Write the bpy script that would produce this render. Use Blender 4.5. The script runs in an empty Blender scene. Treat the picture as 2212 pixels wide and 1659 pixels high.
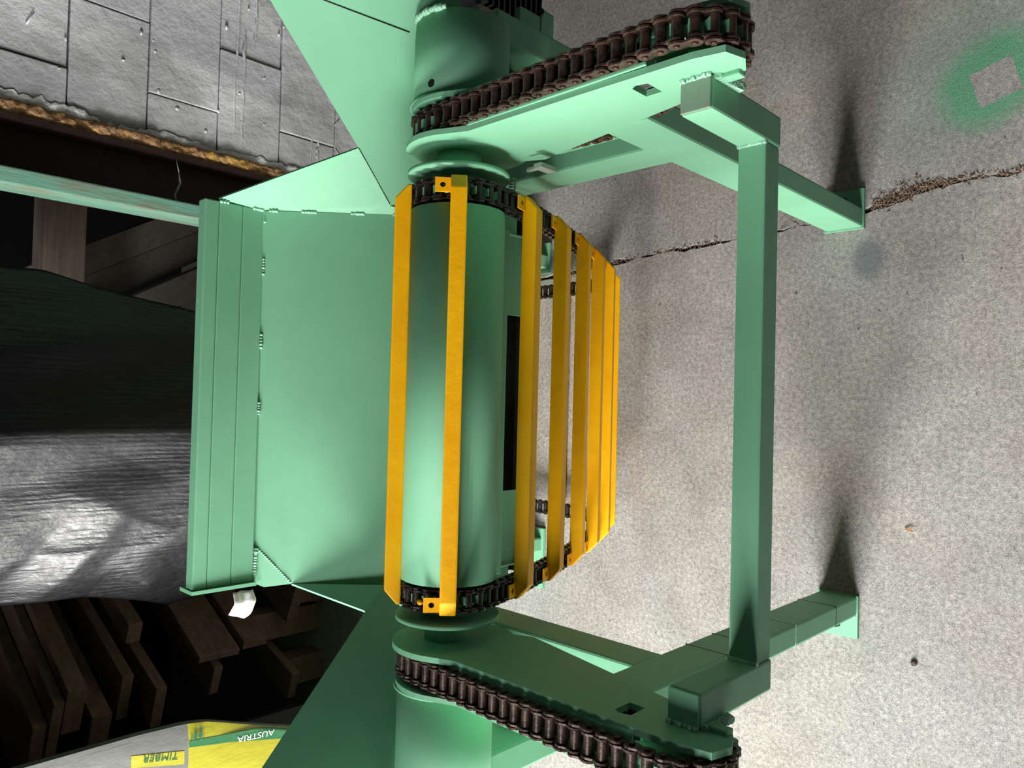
import bpy, bmesh, math, random
from mathutils import Vector, Matrix, noise as mnoise
from mathutils.geometry import tessellate_polygon
random.seed(7)
PI = math.pi
scene = bpy.context.scene
COL = scene.collection

# ------------------------------------------------------------------ camera
F = Vector((0.02222, 0.69372, -0.71990))     # view direction
R = Vector((0.99942, 0.00306, 0.03380))      # image up (photo was taken with the phone turned)
F.normalize(); R = (R - F * R.dot(F)).normalized(); D = F.cross(R)
cam = bpy.data.cameras.new('camera')
cam.sensor_width = 36.0
cam.lens = 1650.0 / 2212.0 * 36.0
cam.clip_start = 0.02
camo = bpy.data.objects.new('camera', cam); COL.objects.link(camo)
m = Matrix((D, R, -F)).transposed().to_4x4()
m.translation = Vector((0, 0, 1.65))
camo.matrix_world = m
scene.camera = camo

# ------------------------------------------------------------------ light
w = bpy.data.worlds.new('world'); scene.world = w; w.use_nodes = True
bg = w.node_tree.nodes['Background']
bg.inputs[0].default_value = (0.97, 1.0, 0.95, 1); bg.inputs[1].default_value = 0.034
la = bpy.data.lights.new('window_daylight', 'AREA')
la.shape = 'RECTANGLE'; la.size = 1.05; la.size_y = 1.20; la.energy = 262; la.color = (1.0, 0.985, 0.96)
lo = bpy.data.objects.new('window_daylight', la); COL.objects.link(lo)
lo.location = (-2.62, 0.70, 1.30)
lo.rotation_euler = (Vector((1, 0, -0.05))).to_track_quat('-Z', 'Z').to_euler()
ls = bpy.data.lights.new('overhead_fill', 'AREA')  # soft fill added from the upper left, no source in view
ls.shape = 'RECTANGLE'; ls.size = 0.95; ls.size_y = 0.95; ls.energy = 37; ls.color = (0.97, 1.0, 0.98)
lso = bpy.data.objects.new('overhead_fill', ls); COL.objects.link(lso)
lso.location = (-1.75, 0.55, 2.75)
lso.rotation_euler = (Vector((1.75, .35, -1.85))).to_track_quat('-Z', 'Y').to_euler()
scene.view_settings.view_transform = 'Standard'
scene.view_settings.look = 'None'
scene.view_settings.gamma = 1.0
scene.view_settings.use_curve_mapping = False
scene.view_settings.exposure = 0.12

# ------------------------------------------------------------------ materials
MATS = {}
class NT:
    def __init__(s, name):
        s.m = bpy.data.materials.new(name); s.m.use_nodes = True
        s.t = s.m.node_tree; s.b = s.t.nodes['Principled BSDF']
        s.tc = s.t.nodes.new('ShaderNodeNewGeometry')
        MATS[name] = s.m
    def n(s, typ, **kw):
        nd = s.t.nodes.new(typ)
        for k, v in kw.items():
            if k in nd.inputs: nd.inputs[k].default_value = v
            else: setattr(nd, k, v)
        return nd
    def l(s, a, b): s.t.links.new(a, b)
    def pos(s): return s.tc.outputs['Position']
    def noise(s, scale, detail=4, rough=.6, vec=None, dist=0):
        nd = s.n('ShaderNodeTexNoise', Scale=scale, Detail=detail, Roughness=rough, Distortion=dist)
        s.l(vec if vec is not None else s.pos(), nd.inputs['Vector']); return nd.outputs['Fac']
    def vmap(s, scale=(1, 1, 1), rot=(0, 0, 0), loc=(0, 0, 0)):
        nd = s.n('ShaderNodeMapping'); nd.inputs['Scale'].default_value = scale
        nd.inputs['Rotation'].default_value = rot; nd.inputs['Location'].default_value = loc
        s.l(s.pos(), nd.inputs['Vector']); return nd.outputs['Vector']
    def ramp(s, fac, stops):
        nd = s.n('ShaderNodeValToRGB'); e = nd.color_ramp.elements
        while len(e) < len(stops): e.new(.5)
        for k, (p, c) in enumerate(stops):
            e[k].position = p; e[k].color = (c[0], c[1], c[2], 1) if hasattr(c, '__len__') else (c, c, c, 1)
        s.l(fac, nd.inputs['Fac']); return nd.outputs['Color']
    def mix(s, fac, a, b, mode='MIX'):
        nd = s.n('ShaderNodeMix', data_type='RGBA', blend_type=mode)
        for sock, v in ((nd.inputs[0], fac), (nd.inputs[6], a), (nd.inputs[7], b)):
            if hasattr(v, 'is_linked'): s.l(v, sock)
            elif hasattr(v, '__len__'): sock.default_value = (v[0], v[1], v[2], 1)
            else: sock.default_value = v
        return nd.outputs[2]
    def math(s, op, a, b=None, clamp=False):
        nd = s.n('ShaderNodeMath', operation=op, use_clamp=clamp)
        for sock, v in ((nd.inputs[0], a), (nd.inputs[1], b)):
            if v is None: continue
            if hasattr(v, 'is_linked'): s.l(v, sock)
            else: sock.default_value = v
        return nd.outputs[0]
    def bump(s, h, strength=.3, dist=.002, prev=None):
        nd = s.n('ShaderNodeBump', Strength=strength, Distance=dist)
        s.l(h, nd.inputs['Height'])
        if prev is not None: s.l(prev, nd.inputs['Normal'])
        s.l(nd.outputs['Normal'], s.b.inputs['Normal']); return nd.outputs['Normal']
    def color(s, c):
        if hasattr(c, 'is_linked'): s.l(c, s.b.inputs['Base Color'])
        else: s.b.inputs['Base Color'].default_value = (c[0], c[1], c[2], 1)
    def rough(s, r, metal=0, spec=.5):
        if hasattr(r, 'is_linked'): s.l(r, s.b.inputs['Roughness'])
        else: s.b.inputs['Roughness'].default_value = r
        s.b.inputs['Metallic'].default_value = metal
        s.b.inputs['Specular IOR Level'].default_value = spec

# green machine paint
def green(name, base, dirt=.5):
    t = NT(name)
    n1 = t.noise(3.2, 5, .55); n2 = t.noise(60, 3, .6); n3 = t.noise(170, 2, .5)
    c = t.ramp(n1, [(.3, [v * .90 for v in base]), (.7, [v * 1.07 for v in base])])
    spots = t.ramp(n3, [(.70, 0), (.78, 1)])
    c = t.mix(t.math('MULTIPLY', spots, .12 * dirt), c, (.10, .13, .09))
    t.color(c); t.rough(t.ramp(n2, [(.3, .50), (.7, .64)]), 0, .30)
    h = t.noise(22, 4, .55)
    b1 = t.bump(h, .10, .004)
    t.bump(n3, .06, .001, b1)
    return t
GB = (.182, .435, .268)
green('green_paint', GB)
# bare/rust-touched green for caps and welds
t = NT('green_paint_rusty')
n1 = t.noise(70, 5, .65); n2 = t.noise(25, 4, .5)
c = t.mix(t.ramp(t.math('MULTIPLY', n1, n2), [(.30, 0), (.42, 1)]), (.19, .27, .20), (.32, .13, .035))
t.color(c); t.rough(.5)
t.bump(n1, .2, .002)
t = NT('weld_paint')
t.color((.30, .56, .40)); t.rough(.3, 0, .5); t.bump(t.noise(220, 3, .6), .9, .003)
# yellow slats
t = NT('yellow_paint')
n1 = t.noise(14, 5, .6); n2 = t.noise(70, 4, .6, t.vmap((.25, 1, 1))); n3 = t.noise(190, 2)
c = t.ramp(n1, [(.3, (.95, .42, .001)), (.7, (1.0, .50, .002))])
c = t.mix(t.math('MULTIPLY', t.ramp(n2, [(.62, 0), (.80, 1)]), .35), c, (.36, .26, .015))
c = t.mix(t.ramp(n3, [(.76, 0), (.80, 1)]), c, (.05, .035, .01))
t.color(c); t.rough(t.ramp(n2, [(.3, .42), (.7, .6)]), 0, .25)
t.bump(t.noise(45, 4, .6), .25, .003)
# chains
def chainmat(name, c0, c1, r):
    t = NT(name); n1 = t.noise(90, 4, .6); n2 = t.noise(300, 2)
    t.color(t.ramp(n1, [(.35, c0), (.68, c1)])); t.rough(t.ramp(n2, [(.3, r - .1), (.7, r + .12)]), .35, .6)
    t.bump(n2, .25, .001)
chainmat('chain_brown', (.030, .016, .012), (.105, .060, .045), .36)
chainmat('chain_black', (.012, .009, .008), (.050, .036, .030), .33)
t = NT('chain_paint_splash'); t.color((.85, .42, .005)); t.rough(.35)
t = NT('dark_hole'); t.color((.004, .004, .004)); t.rough(.9)
t = NT('black_motor'); t.color((.008, .009, .012)); t.rough(.35); t.bump(t.noise(120, 3), .1, .001)

# concrete floor
t = NT('concrete')
big = t.noise(1.7, 5, .6); mid = t.noise(7.5, 6, .65); fine = t.noise(110, 6, .74); vf = t.noise(420, 4, .7)
v = t.n('ShaderNodeTexVoronoi', Scale=210.0); t.l(t.pos(), v.inputs['Vector'])
v2 = t.n('ShaderNodeTexVoronoi', Scale=24.0); t.l(t.pos(), v2.inputs['Vector'])
c = t.ramp(mid, [(.28, (.36, .335, .30)), (.5, (.47, .445, .405)), (.74, (.57, .545, .505))])
c = t.mix(t.ramp(big, [(.38, 0), (.66, .55)]), c, (.40, .405, .41))
c = t.mix(t.math('MULTIPLY', t.ramp(t.noise(2.6, 3, .5, t.vmap((1, 1, 1), loc=(3, 7, 0))), [(.50, 0), (.68, 1)]), .30), c, (.46, .36, .30))
g = t.ramp(fine, [(.25, .42), (.5, .95), (.76, 1.55)])
c = t.mix(1.0, c, g, 'MULTIPLY')
g2 = t.ramp(vf, [(.28, .42), (.45, .97), (.75, 1.45)])
c = t.mix(1.0, c, g2, 'MULTIPLY')
# little dark specks and pits
c = t.mix(t.ramp(t.noise(46, 2, .5, t.vmap((1, 1.6, 1), loc=(1.3, 4.2, 0))), [(.73, 0), (.76, .8)]), c, (.10, .085, .075))
# oily dark stain by the front leg
def blob(cx, cy, rx, ry, rot=0, soft=.25, wob=.35, ns=14):
    mp = t.n('ShaderNodeMapping'); mp.vector_type = 'TEXTURE'
    mp.inputs['Location'].default_value = (cx, cy, 0); mp.inputs['Rotation'].default_value = (0, 0, rot)
    mp.inputs['Scale'].default_value = (rx, ry, 1)
    t.l(t.pos(), mp.inputs['Vector'])
    ln = t.n('ShaderNodeVectorMath', operation='LENGTH'); t.l(mp.outputs['Vector'], ln.inputs[0])
    nz = t.math('MULTIPLY', t.math('SUBTRACT', t.noise(ns, 4, .6), .5), wob)
    d = t.math('ADD', ln.outputs['Value'], nz)
    return t.ramp(d, [(max(0, .75 - soft), 1), (min(1, .75 + soft), 0)])
c = t.mix(t.math('MULTIPLY', blob(.315, .568, .055, .042, .1, .22), .75), c, (.20, .215, .25))
# green overspray around the masked-off rectangle
def rect(cx, cy, hx, hy, rot):
    mp = t.n('ShaderNodeMapping'); mp.vector_type = 'TEXTURE'
    mp.inputs['Location'].default_value = (cx, cy, 0); mp.inputs['Rotation'].default_value = (0, 0, rot)
    mp.inputs['Scale'].default_value = (hx, hy, 1)
    t.l(t.pos(), mp.inputs['Vector'])
    sx = t.n('ShaderNodeSeparateXYZ'); t.l(mp.outputs['Vector'], sx.inputs[0])
    a = t.math('MAXIMUM', t.math('ABSOLUTE', sx.outputs[0]), t.math('ABSOLUTE', sx.outputs[1]))
    nz = t.math('MULTIPLY', t.math('SUBTRACT', t.noise(60, 3), .5), .12)
    return t.ramp(t.math('ADD', a, nz), [(.97, 0), (1.0, 1)])
spray = t.math('MULTIPLY', blob(.632, .350, .125, .105, -.75, .20, .30, 20), rect(.625, .344, .036, .0365, .286))
spray2 = t.math('MULTIPLY', blob(.70, .40, .24, .17, -.6, .40, .35, 9), rect(.625, .344, .036, .0365, .286))
c = t.mix(t.math('MULTIPLY', spray2, .22), c, (.23, .50, .33))
c = t.mix(t.math('MULTIPLY', spray, t.ramp(fine, [(.25, .55), (.6, .92)])), c, t.mix(1.0, (.13, .46, .25), g2, 'MULTIPLY'))
t.color(c); t.rough(.78, 0, .25)
b1 = t.bump(fine, .85, .009)
b2 = t.bump(vf, .8, .004, b1)
b3 = t.bump(mid, .35, .02, b2)
t.bump(v2.outputs['Distance'], .12, .004, b3)
t = NT('crack_dirt'); n1 = t.noise(160, 4, .7)
t.color(t.ramp(n1, [(.3, (.04, .028, .022)), (.7, (.17, .12, .10))])); t.rough(.95); t.bump(n1, 1, .01)
t = NT('straw'); n1 = t.noise(300, 1)
t.color(t.ramp(n1, [(.3, (.07, .045, .035)), (.7, (.36, .25, .18))])); t.rough(.8)

# silver-grey painted blocks
t = NT('painted_block')
mp = t.vmap((1, 1, .22)); mp2 = t.vmap((.25, 1, 1.2))
n1 = t.noise(5, 5, .6, mp); n2 = t.noise(26, 6, .65); n3 = t.noise(110, 4, .6, mp2); n4 = t.noise(3, 3, .5, t.vmap((1, 1, 1), loc=(2, 0, 5)))
c = t.ramp(n1, [(.28, (.33, .34, .35)), (.5, (.48, .49, .50)), (.72, (.70, .71, .72))])
c = t.mix(t.math('MULTIPLY', t.ramp(n4, [(.5, 0), (.62, 1)]), .4), c, (.13, .13, .125))
c = t.mix(t.ramp(n2, [(.70, 0), (.78, .7)]), c, (.52, .53, .54))
t.color(c); t.rough(t.ramp(n2, [(.3, .36), (.7, .6)]), .15, .5)
b1 = t.bump(n2, .55, .010); t.bump(n3, .3, .003, b1)
t = NT('block_mortar'); t.color((.035, .033, .03)); t.rough(.9)
t = NT('white_plaster'); t.color((.90, .91, .92)); t.rough(.7); t.bump(t.noise(60, 5, .7), .8, .008)
t = NT('spray_foam'); n1 = t.noise(38, 5, .65, None, .6); n2 = t.noise(15, 3)
t.color(t.mix(t.ramp(n2, [(.52, 0), (.64, 1)]), t.ramp(n1, [(.28, (.12, .06, .025)), (.5, (.46, .25, .11)), (.75, (.62, .42, .26))]), (.66, .40, .10)))
t.rough(.85); t.bump(n1, .9, .012)
t = NT('red_primer_steel'); n1 = t.noise(18, 5, .6)
t.color(t.ramp(n1, [(.3, (.016, .009, .008)), (.7, (.034, .018, .015))])); t.rough(.42, 0, .4); t.bump(t.noise(80, 4), .2, .002)
t = NT('flaking_green'); n1 = t.noise(42, 6, .68, t.vmap((1, 1, .14))); n2 = t.noise(70, 4, .6, t.vmap((1, 1, .3)))
c = t.mix(t.ramp(n1, [(.46, 0), (.62, 1)]), (.105, .25, .175), (.15, .15, .105))
c = t.mix(t.ramp(n2, [(.66, 0), (.70, 1)]), c, (.11, .05, .04))
t.color(c); t.rough(.7); t.bump(n1, .6, .004)
# wood
def wood(name, c0, c1, along=0):
    t = NT(name)
    sc = [1, 1, 1]; sc[along] = .07
    n1 = t.noise(55, 6, .65, t.vmap(tuple(sc))); n2 = t.noise(8, 3)
    c = t.ramp(n1, [(.3, c0), (.7, c1)])
    t.color(t.mix(.35, c, t.ramp(n2, [(.3, c0), (.7, c1)]))); t.rough(.8); t.bump(n1, .5, .004)
wood('old_timber', (.21, .15, .12), (.46, .36, .30), 0)
wood('lumber', (.10, .055, .038), (.25, .145, .10), 1)
wood('grey_plank', (.20, .18, .17), (.38, .34, .32), 1)
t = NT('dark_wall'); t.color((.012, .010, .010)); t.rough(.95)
t = NT('lime_wall'); n1 = t.noise(4, 5, .6); t.color(t.ramp(n1, [(.3, (.30, .29, .27)), (.7, (.42, .41, .39))])); t.rough(.9); t.bump(n1, .3, .02)
# plastic films
t = NT('black_film')
wv = t.n('ShaderNodeTexWave', wave_type='BANDS', bands_direction='X', Scale=26.0, Distortion=7.0, Detail=4.0)
wv.inputs['Detail Scale'].default_value = 1.4
t.l(t.vmap((1, 1, .10)), wv.inputs['Vector'])
n1 = t.noise(16, 5, .6, t.vmap((1, 1, .45))); n2 = t.noise(60, 3)
t.color((.009, .0092, .011)); t.rough(t.ramp(n2, [(.3, .36), (.7, .52)]), 0, .5)
n3 = t.noise(7, 4, .6)
wm = t.math('MULTIPLY', wv.outputs['Fac'], t.ramp(n3, [(.35, .1), (.65, 1)]))
b1 = t.bump(wm, .16, .004); t.bump(n1, .50, .012, b1)
def film(name, c):
    t = NT(name); n1 = t.noise(9, 5, .6, t.vmap((1, 1, .5))); n2 = t.noise(55, 3)
    t.color(t.mix(t.ramp(n1, [(.4, 0), (.7, .35)]), c, [v * .75 for v in c])); t.rough(.38, 0, .5)
    b1 = t.bump(n1, .5, .012); t.bump(n2, .12, .002, b1)
film('film_white', (.12, .12, .115)); film('film_yellow', (.29, .265, .014)); film('film_green', (.022, .115, .045)); film('film_grey', (.075, .078, .075))
t = NT('print_green'); t.color((.012, .085, .05)); t.rough(.4)
t = NT('print_white'); t.color((.60, .61, .58)); t.rough(.4)
t = NT('print_black'); t.color((.03, .03, .03)); t.rough(.5)
t = NT('white_plastic'); t.color((.80, .80, .78)); t.rough(.45); t.bump(t.noise(60, 3), .3, .004)
t = NT('steel_grey'); t.color((.35, .38, .33)); t.rough(.45, .5)
t = NT('cobweb'); t.color((.5, .5, .5)); t.rough(.9)
t = NT('leaf_brown'); t.color((.45, .20, .07)); t.rough(.7)

# ------------------------------------------------------------------ mesh helpers
WPOS = {}
class MB:
    """collects shapes in world coordinates and links them as ONE mesh object"""
    def __init__(s): s.v = []; s.f = []; s.sm = []
    def add(s, vs, fs, smooth=False):
        o = len(s.v); s.v += [Vector(p) for p in vs]
        for f in fs: s.f.append([i + o for i in f]); s.sm.append(smooth)
    def box(s, a, b, M=None):
        (x0, y0, z0), (x1, y1, z1) = a, b
        vs = [Vector(p) for p in ((x0,y0,z0),(x1,y0,z0),(x1,y1,z0),(x0,y1,z0),(x0,y0,z1),(x1,y0,z1),(x1,y1,z1),(x0,y1,z1))]
        if M is not None: vs = [M @ p for p in vs]
        s.add(vs, [(0,3,2,1),(4,5,6,7),(0,1,5,4),(1,2,6,5),(2,3,7,6),(3,0,4,7)])
    def rbox(s, a, b, r=.004, M=None):
        bm = bmesh.new(); bmesh.ops.create_cube(bm, size=1)
        for v in bm.verts: v.co = Vector([a[i] + (b[i] - a[i]) * (v.co[i] + .5) for i in range(3)])
        bmesh.ops.bevel(bm, geom=bm.edges[:], offset=r, segments=2, profile=.6, affect='EDGES')
        bm.verts.index_update()
        vs = [(M @ v.co) if M is not None else v.co.copy() for v in bm.verts]
        s.add(vs, [[v.index for v in f.verts] for f in bm.faces], False); bm.free()
    def tube_x(s, x0, x1, cy, cz, r, n=48, caps=True, ri=None):
        vs = []; fs = []
        for x in (x0, x1):
            for k in range(n):
                a = 2 * PI * k / n; vs.append((x, cy + r * math.cos(a), cz + r * math.sin(a)))
        for k in range(n): j = (k + 1) % n; fs.append((k, j, n + j, n + k))
        s.add(vs, fs, True)
        if caps and ri is None:
            s.add(vs, [list(range(n))[::-1], list(range(n, 2 * n))])
        if ri is not None:
            vi = []
            for x in (x0, x1):
                for k in range(n):
                    a = 2 * PI * k / n; vi.append((x, cy + ri * math.cos(a), cz + ri * math.sin(a)))
            s.add(vi, [(k, n + k, n + (k + 1) % n, (k + 1) % n) for k in range(n)], True)
            allv = vs + vi
            s.add(allv, [(k, 2 * n + k, 2 * n + (k + 1) % n, (k + 1) % n) for k in range(n)])
            s.add(allv, [(n + k, n + (k + 1) % n, 3 * n + (k + 1) % n, 3 * n + k) for k in range(n)])
    def cyl(s, p0, p1, r, n=16, r1=None):
        p0 = Vector(p0); p1 = Vector(p1); d = (p1 - p0).normalized(); q = d.to_track_quat('Z', 'X')
        r1 = r if r1 is None else r1; vs = []
        for p, rr in ((p0, r), (p1, r1)):
            for k in range(n): a = 2 * PI * k / n; vs.append(p + q @ Vector((rr * math.cos(a), rr * math.sin(a), 0)))
        s.add(vs, [(k, (k + 1) % n, n + (k + 1) % n, n + k) for k in range(n)], True)
        s.add(vs, [list(range(n))[::-1], list(range(n, 2 * n))])
    def poly_prism(s, poly, off, holes=()):
        """planar polygon (3D points) with holes, extruded by off"""
        loops = [[Vector(p) for p in poly]] + [[Vector(p) for p in h] for h in holes]
        flat = [p for lp in loops for p in lp]; off = Vector(off); n = len(flat)
        tris = tessellate_polygon(loops)
        s.add(flat + [p + off for p in flat], [tuple(t) for t in tris] + [tuple(i + n for i in t[::-1]) for t in tris])
        st = 0
        for lp in loops:
            m = len(lp)
            s.add(lp + [p + off for p in lp], [(k, (k + 1) % m, m + (k + 1) % m, m + k) for k in range(m)])
    def grid(s, nu, nv, fn, smooth=True):
        vs = [fn(i / nu, j / nv) for j in range(nv + 1) for i in range(nu + 1)]
        fs = [(j*(nu+1)+i, j*(nu+1)+i+1, (j+1)*(nu+1)+i+1, (j+1)*(nu+1)+i) for j in range(nv) for i in range(nu)]
        s.add(vs, fs, smooth)
    def build(s, name, mat, parent=None, origin=None, fix=True):
        lo_ = Vector([min(p[i] for p in s.v) for i in range(3)]); hi = Vector([max(p[i] for p in s.v) for i in range(3)])
        o = Vector(origin) if origin is not None else Vector(((lo_.x + hi.x) / 2, (lo_.y + hi.y) / 2, lo_.z))
        me = bpy.data.meshes.new(name)
        me.from_pydata([p - o for p in s.v], [], s.f); me.update()
        for p, q in zip(me.polygons, s.sm): p.use_smooth = q
        if fix:
            bm = bmesh.new(); bm.from_mesh(me); bmesh.ops.remove_doubles(bm, verts=bm.verts, dist=1e-6)
            bmesh.ops.recalc_face_normals(bm, faces=bm.faces); bm.to_mesh(me); bm.free()
        me.materials.append(MATS[mat])
        return link(name, me, o, parent)
def link(name, me, world, parent=None, rot=None):
    ob = bpy.data.objects.new(name, me); COL.objects.link(ob)
    if parent is not None:
        ob.parent = parent; ob.location = Vector(world) - WPOS[parent.name]
    else: ob.location = world
    if rot is not None: ob.rotation_euler = rot
    WPOS[ob.name] = Vector(world)
    return ob
def tag(o, label=None, cat=None, group=None, kind=None):
    if label: o['label'] = label
    if cat: o['category'] = cat
    if group: o['group'] = group
    if kind: o['kind'] = kind
    return o
def lerp(a, b, t): return a + (b - a) * t

# ------------------------------------------------------------------ the setting
# floor: two concrete slabs that meet at a ragged joint full of dirt
crack = [(-1.2, .43), (.10, .452), (.298, .449), (.462, .450), (.577, .424), (.69, .412), (.79, .402), (.905, .396), (1.05, .388), (1.20, .378), (1.446, .357), (1.8, .33), (2.6, .30), (4.2, .25)]
def crack_x(y):
    for (a, xa), (b, xb) in zip(crack, crack[1:]):
        if a <= y <= b: return lerp(xa, xb, (y - a) / (b - a))
    return crack[-1][1]
floor_mb = MB(); floor_mb.box((-4.5, -2.0, -.14), (4.5, 4.6, -.045))
floor = floor_mb.build('floor', 'crack_dirt'); tag(floor, kind='structure')
ys = [-1.2 + i * .012 for i in range(int(5.4 / .012) + 1)]
rr = random.Random(3)
def walk(n, amp, step):
    v = 0; o = []
    for _ in range(n):
        v = v * .86 + rr.uniform(-step, step); o.append(max(-amp, min(amp, v)))
    return o
wl = walk(len(ys), .012, .0042); wr = walk(len(ys), .012, .0042)
def gap(y):
    if y < .6: return .0035 + .011 * max(0, 1 - abs(y - .52) / .11)
    return .0055
for side in (-1, 1):
    mb = MB(); ed = []
    for i, y in enumerate(ys):
        ed.append(crack_x(y) + side * gap(y) + (wl if side < 0 else wr)[i] * (1 if y < .7 else .75))
    top = [(x, y, 0.0) for x, y in zip(ed, ys)]; bev = [(x - side * .003, y, -.006) for x, y in zip(ed, ys)]; low = [(x - side * .004, y, -.05) for x, y in zip(ed, ys)]
    inn = [(x + side * .006, y, .0) for x, y in zip(ed, ys)]
    out = [(side * 4.5, y, 0.0) for y in ys]
    n = len(ys)
    mb.add(out + inn + top + bev + low, [(k*n+i, k*n+i+1, (k+1)*n+i+1, (k+1)*n+i) for k in range(4) for i in range(n - 1)])
    s_ = mb.build('slab', 'concrete', floor)
    s_['label'] = 'grey rough concrete slab ' + ('left' if side < 0 else 'right') + ' of the crack'
# straw and dirt crumbs lying in the joint
mb = MB(); rs = random.Random(11)
for i in range(2400):
    y = rs.choice([rs.gauss(.505, .045), rs.gauss(.505, .05), rs.uniform(.27, .62), rs.uniform(.60, 1.5)])
    if not .2 < y < 1.40: continue
    wv_ = .0035 + .008 * max(0, 1 - abs(y - .52) / .12)
    x = crack_x(y) + rs.gauss(0, wv_)
    if .37 < x < .475 and .565 < y < .67: continue
    L = rs.uniform(.001, .0055); a = rs.uniform(0, PI); tl = rs.uniform(-.3, .3)
    d = Vector((math.cos(a) * math.cos(tl), math.sin(a) * math.cos(tl), math.sin(tl))); z = rs.uniform(-.008, .0018)
    M = Matrix.Translation((x, y, z)) @ d.to_track_quat('X', 'Z').to_matrix().to_4x4()
    th = rs.uniform(.0003, .0009)
    mb.box((-L, -th, -th), (L, th, th), M)
tag(mb.build('straw_debris', 'straw', fix=False), 'brown straw and dirt crumbs filling the crack in the floor', 'debris', kind='stuff')

# back wall of painted hollow blocks, running bond
wall = MB(); wall.box((.72, 2.215, 0), (3.2, 2.42, 2.6)); wall = wall.build('wall_back', 'block_mortar'); tag(wall, kind='structure')
rb = random.Random(5)
for ci in range(13):
    z0 = .055 + .1995 * (ci - 0); 
    first = .830 if ci % 2 == 1 else 1.0235
    xs = [.70]
    x = first
    while x < 3.2: xs.append(x); x += .3955
    xs.append(3.2)
    for xa, xb in zip(xs, xs[1:]):
        if xb - xa < .05 or z0 > 2.4: continue
        dy = rb.uniform(-.004, .004); g_ = rb.uniform(.0015, .003)
        bmk = MB(); bmk.rbox((xa + g_, 2.197 + dy, z0 + g_), (xb - g_, 2.24, z0 + .1995 - g_), .003)
        bmk.build('block', 'painted_block', wall)
# lumps and runs of cement on the blocks
for (xa, xb, z, r_) in ((.722, 1.35, .602, .0045), (.722, 1.10, .578, .0055), (.74, 1.4, .340, .004), (.90, 1.2, .700, .003), (.735, .86, .315, .004), (1.05, 1.4, .545, .003)):
    mbk = MB(); n_ = 24; P_ = [Vector((lerp(xa, xb, q / n_), 2.1965, z + .010 * mnoise.noise(Vector((q * .35, z * 9, 0))))) for q in range(n_ + 1)]
    def ridge(u, v, P_=P_, r_=r_):
        p = P_[int(round(v * n_))]; a = 2 * PI * u; e = r_ * min(1, 6 * v + .1, 6 * (1 - v) + .1)
        return p + Vector((0, e * .8 * math.cos(a), e * math.sin(a)))
    mbk.grid(8, n_, ridge); mbk.build('cement_ridge', 'painted_block', wall)
for k in range(54):
    x = rb.uniform(.74, 1.45); z = rb.uniform(.2, 1.25)
    if rb.random() < .25:
        mbk = MB(); L = rb.uniform(.02, .07); a = rb.uniform(-.9, .9); mbk.cyl((x, 2.1965, z), (x + L * math.cos(a), 2.1965, z + L * math.sin(a)), rb.uniform(.0015, .003), 6, .001)
    else:
        mbk = MB(); bm = bmesh.new(); bmesh.ops.create_icosphere(bm, subdivisions=1, radius=1)
        sx, sz = rb.uniform(.003, .010), rb.uniform(.003, .008)
        mbk.add([(x + v.co.x * sx, 2.196 + v.co.y * .004, z + v.co.z * sz) for v in bm.verts], [[v.index for v in f.verts] for f in bm.faces], True); bm.free()
    mbk.build('cement_lump', 'painted_block', wall)
# ragged plaster line and foam bead between the blocks and the steel column
mbp = MB(); rp = random.Random(2); fz = [i * .01 for i in range(0, 170)]
wob = [.0]
for _ in fz: wob.append(wob[-1] * .8 + rp.uniform(-.006, .006))
def plast(u, v):
    k_ = int(round(v * (len(fz) - 1))); z = fz[k_]; wd = .022 + .030 * max(0, mnoise.noise(Vector((z * 7, 3, 1)))) + .9 * wob[k_] + (.020 if z > 1.0 else 0) + .012 * mnoise.noise(Vector((z * 40, 0, 5)))
    return Vector((.694 + u * max(.008, wd), 2.1915 - .004 * math.sin(PI * u) - .003 * mnoise.noise(Vector((u * 4, z * 50, 2))), z))
mbp.grid(8, len(fz) - 1, plast)
o = mbp.build('plaster_smear', 'white_plaster', wall, fix=False)
mbf = MB()
def foam(u, v):
    z = v * 1.7; a = -PI * .1 + u * PI * 1.05
    n_ = mnoise.noise(Vector((u * 1.5, z * 22, 1))) + .6 * mnoise.noise(Vector((u * 5, z * 60, 4))) + .35 * mnoise.noise(Vector((u * 9, z * 150, 7)))
    r_ = .020 + .011 * n_
    return Vector((.684 + .024 * math.cos(a) * (1 + .25 * n_), 2.188 - r_ * math.sin(a) * .8, z))
mbf.grid(16, 420, foam); mbf.build('foam_bead', 'spray_foam', wall, fix=False)

# steel column with flaking green flange
colr = MB(); colr.box((.525, 2.235, 0), (.668, 2.25, 2.6)); colr.box((.515, 2.12, 0), (.525, 2.34, 2.6)); colr.box((.655, 2.165, 0), (.668, 2.34, 2.6))
cb = colr.build('steel_column', 'red_primer_steel')
tag(cb, 'dark red primed steel column beside the painted block wall', 'column')
fl = MB(); fl.rbox((.482, 2.10, 0), (.522, 2.20, 2.6), .004); fl.build('flange', 'flaking_green', cb)['label'] = 'flaking green painted flange'
wb = MB()
pp = [Vector((.652, 2.163, .783)), Vector((.615, 2.155, .778)), Vector((.585, 2.15, .775)), Vector((.5494, 2.15, .789)), Vector((.522, 2.128, .792))]
for a, b, r0, r1 in zip(pp, pp[1:], (.001, .0015, .003, .003), (.0015, .003, .003, .0008)): wb.cyl(a, b, r0, 6, r1)
tag(wb.build('cobweb', 'cobweb'), 'thin grey dusty cobweb hanging on the dark steel column', 'cobweb')

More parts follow.
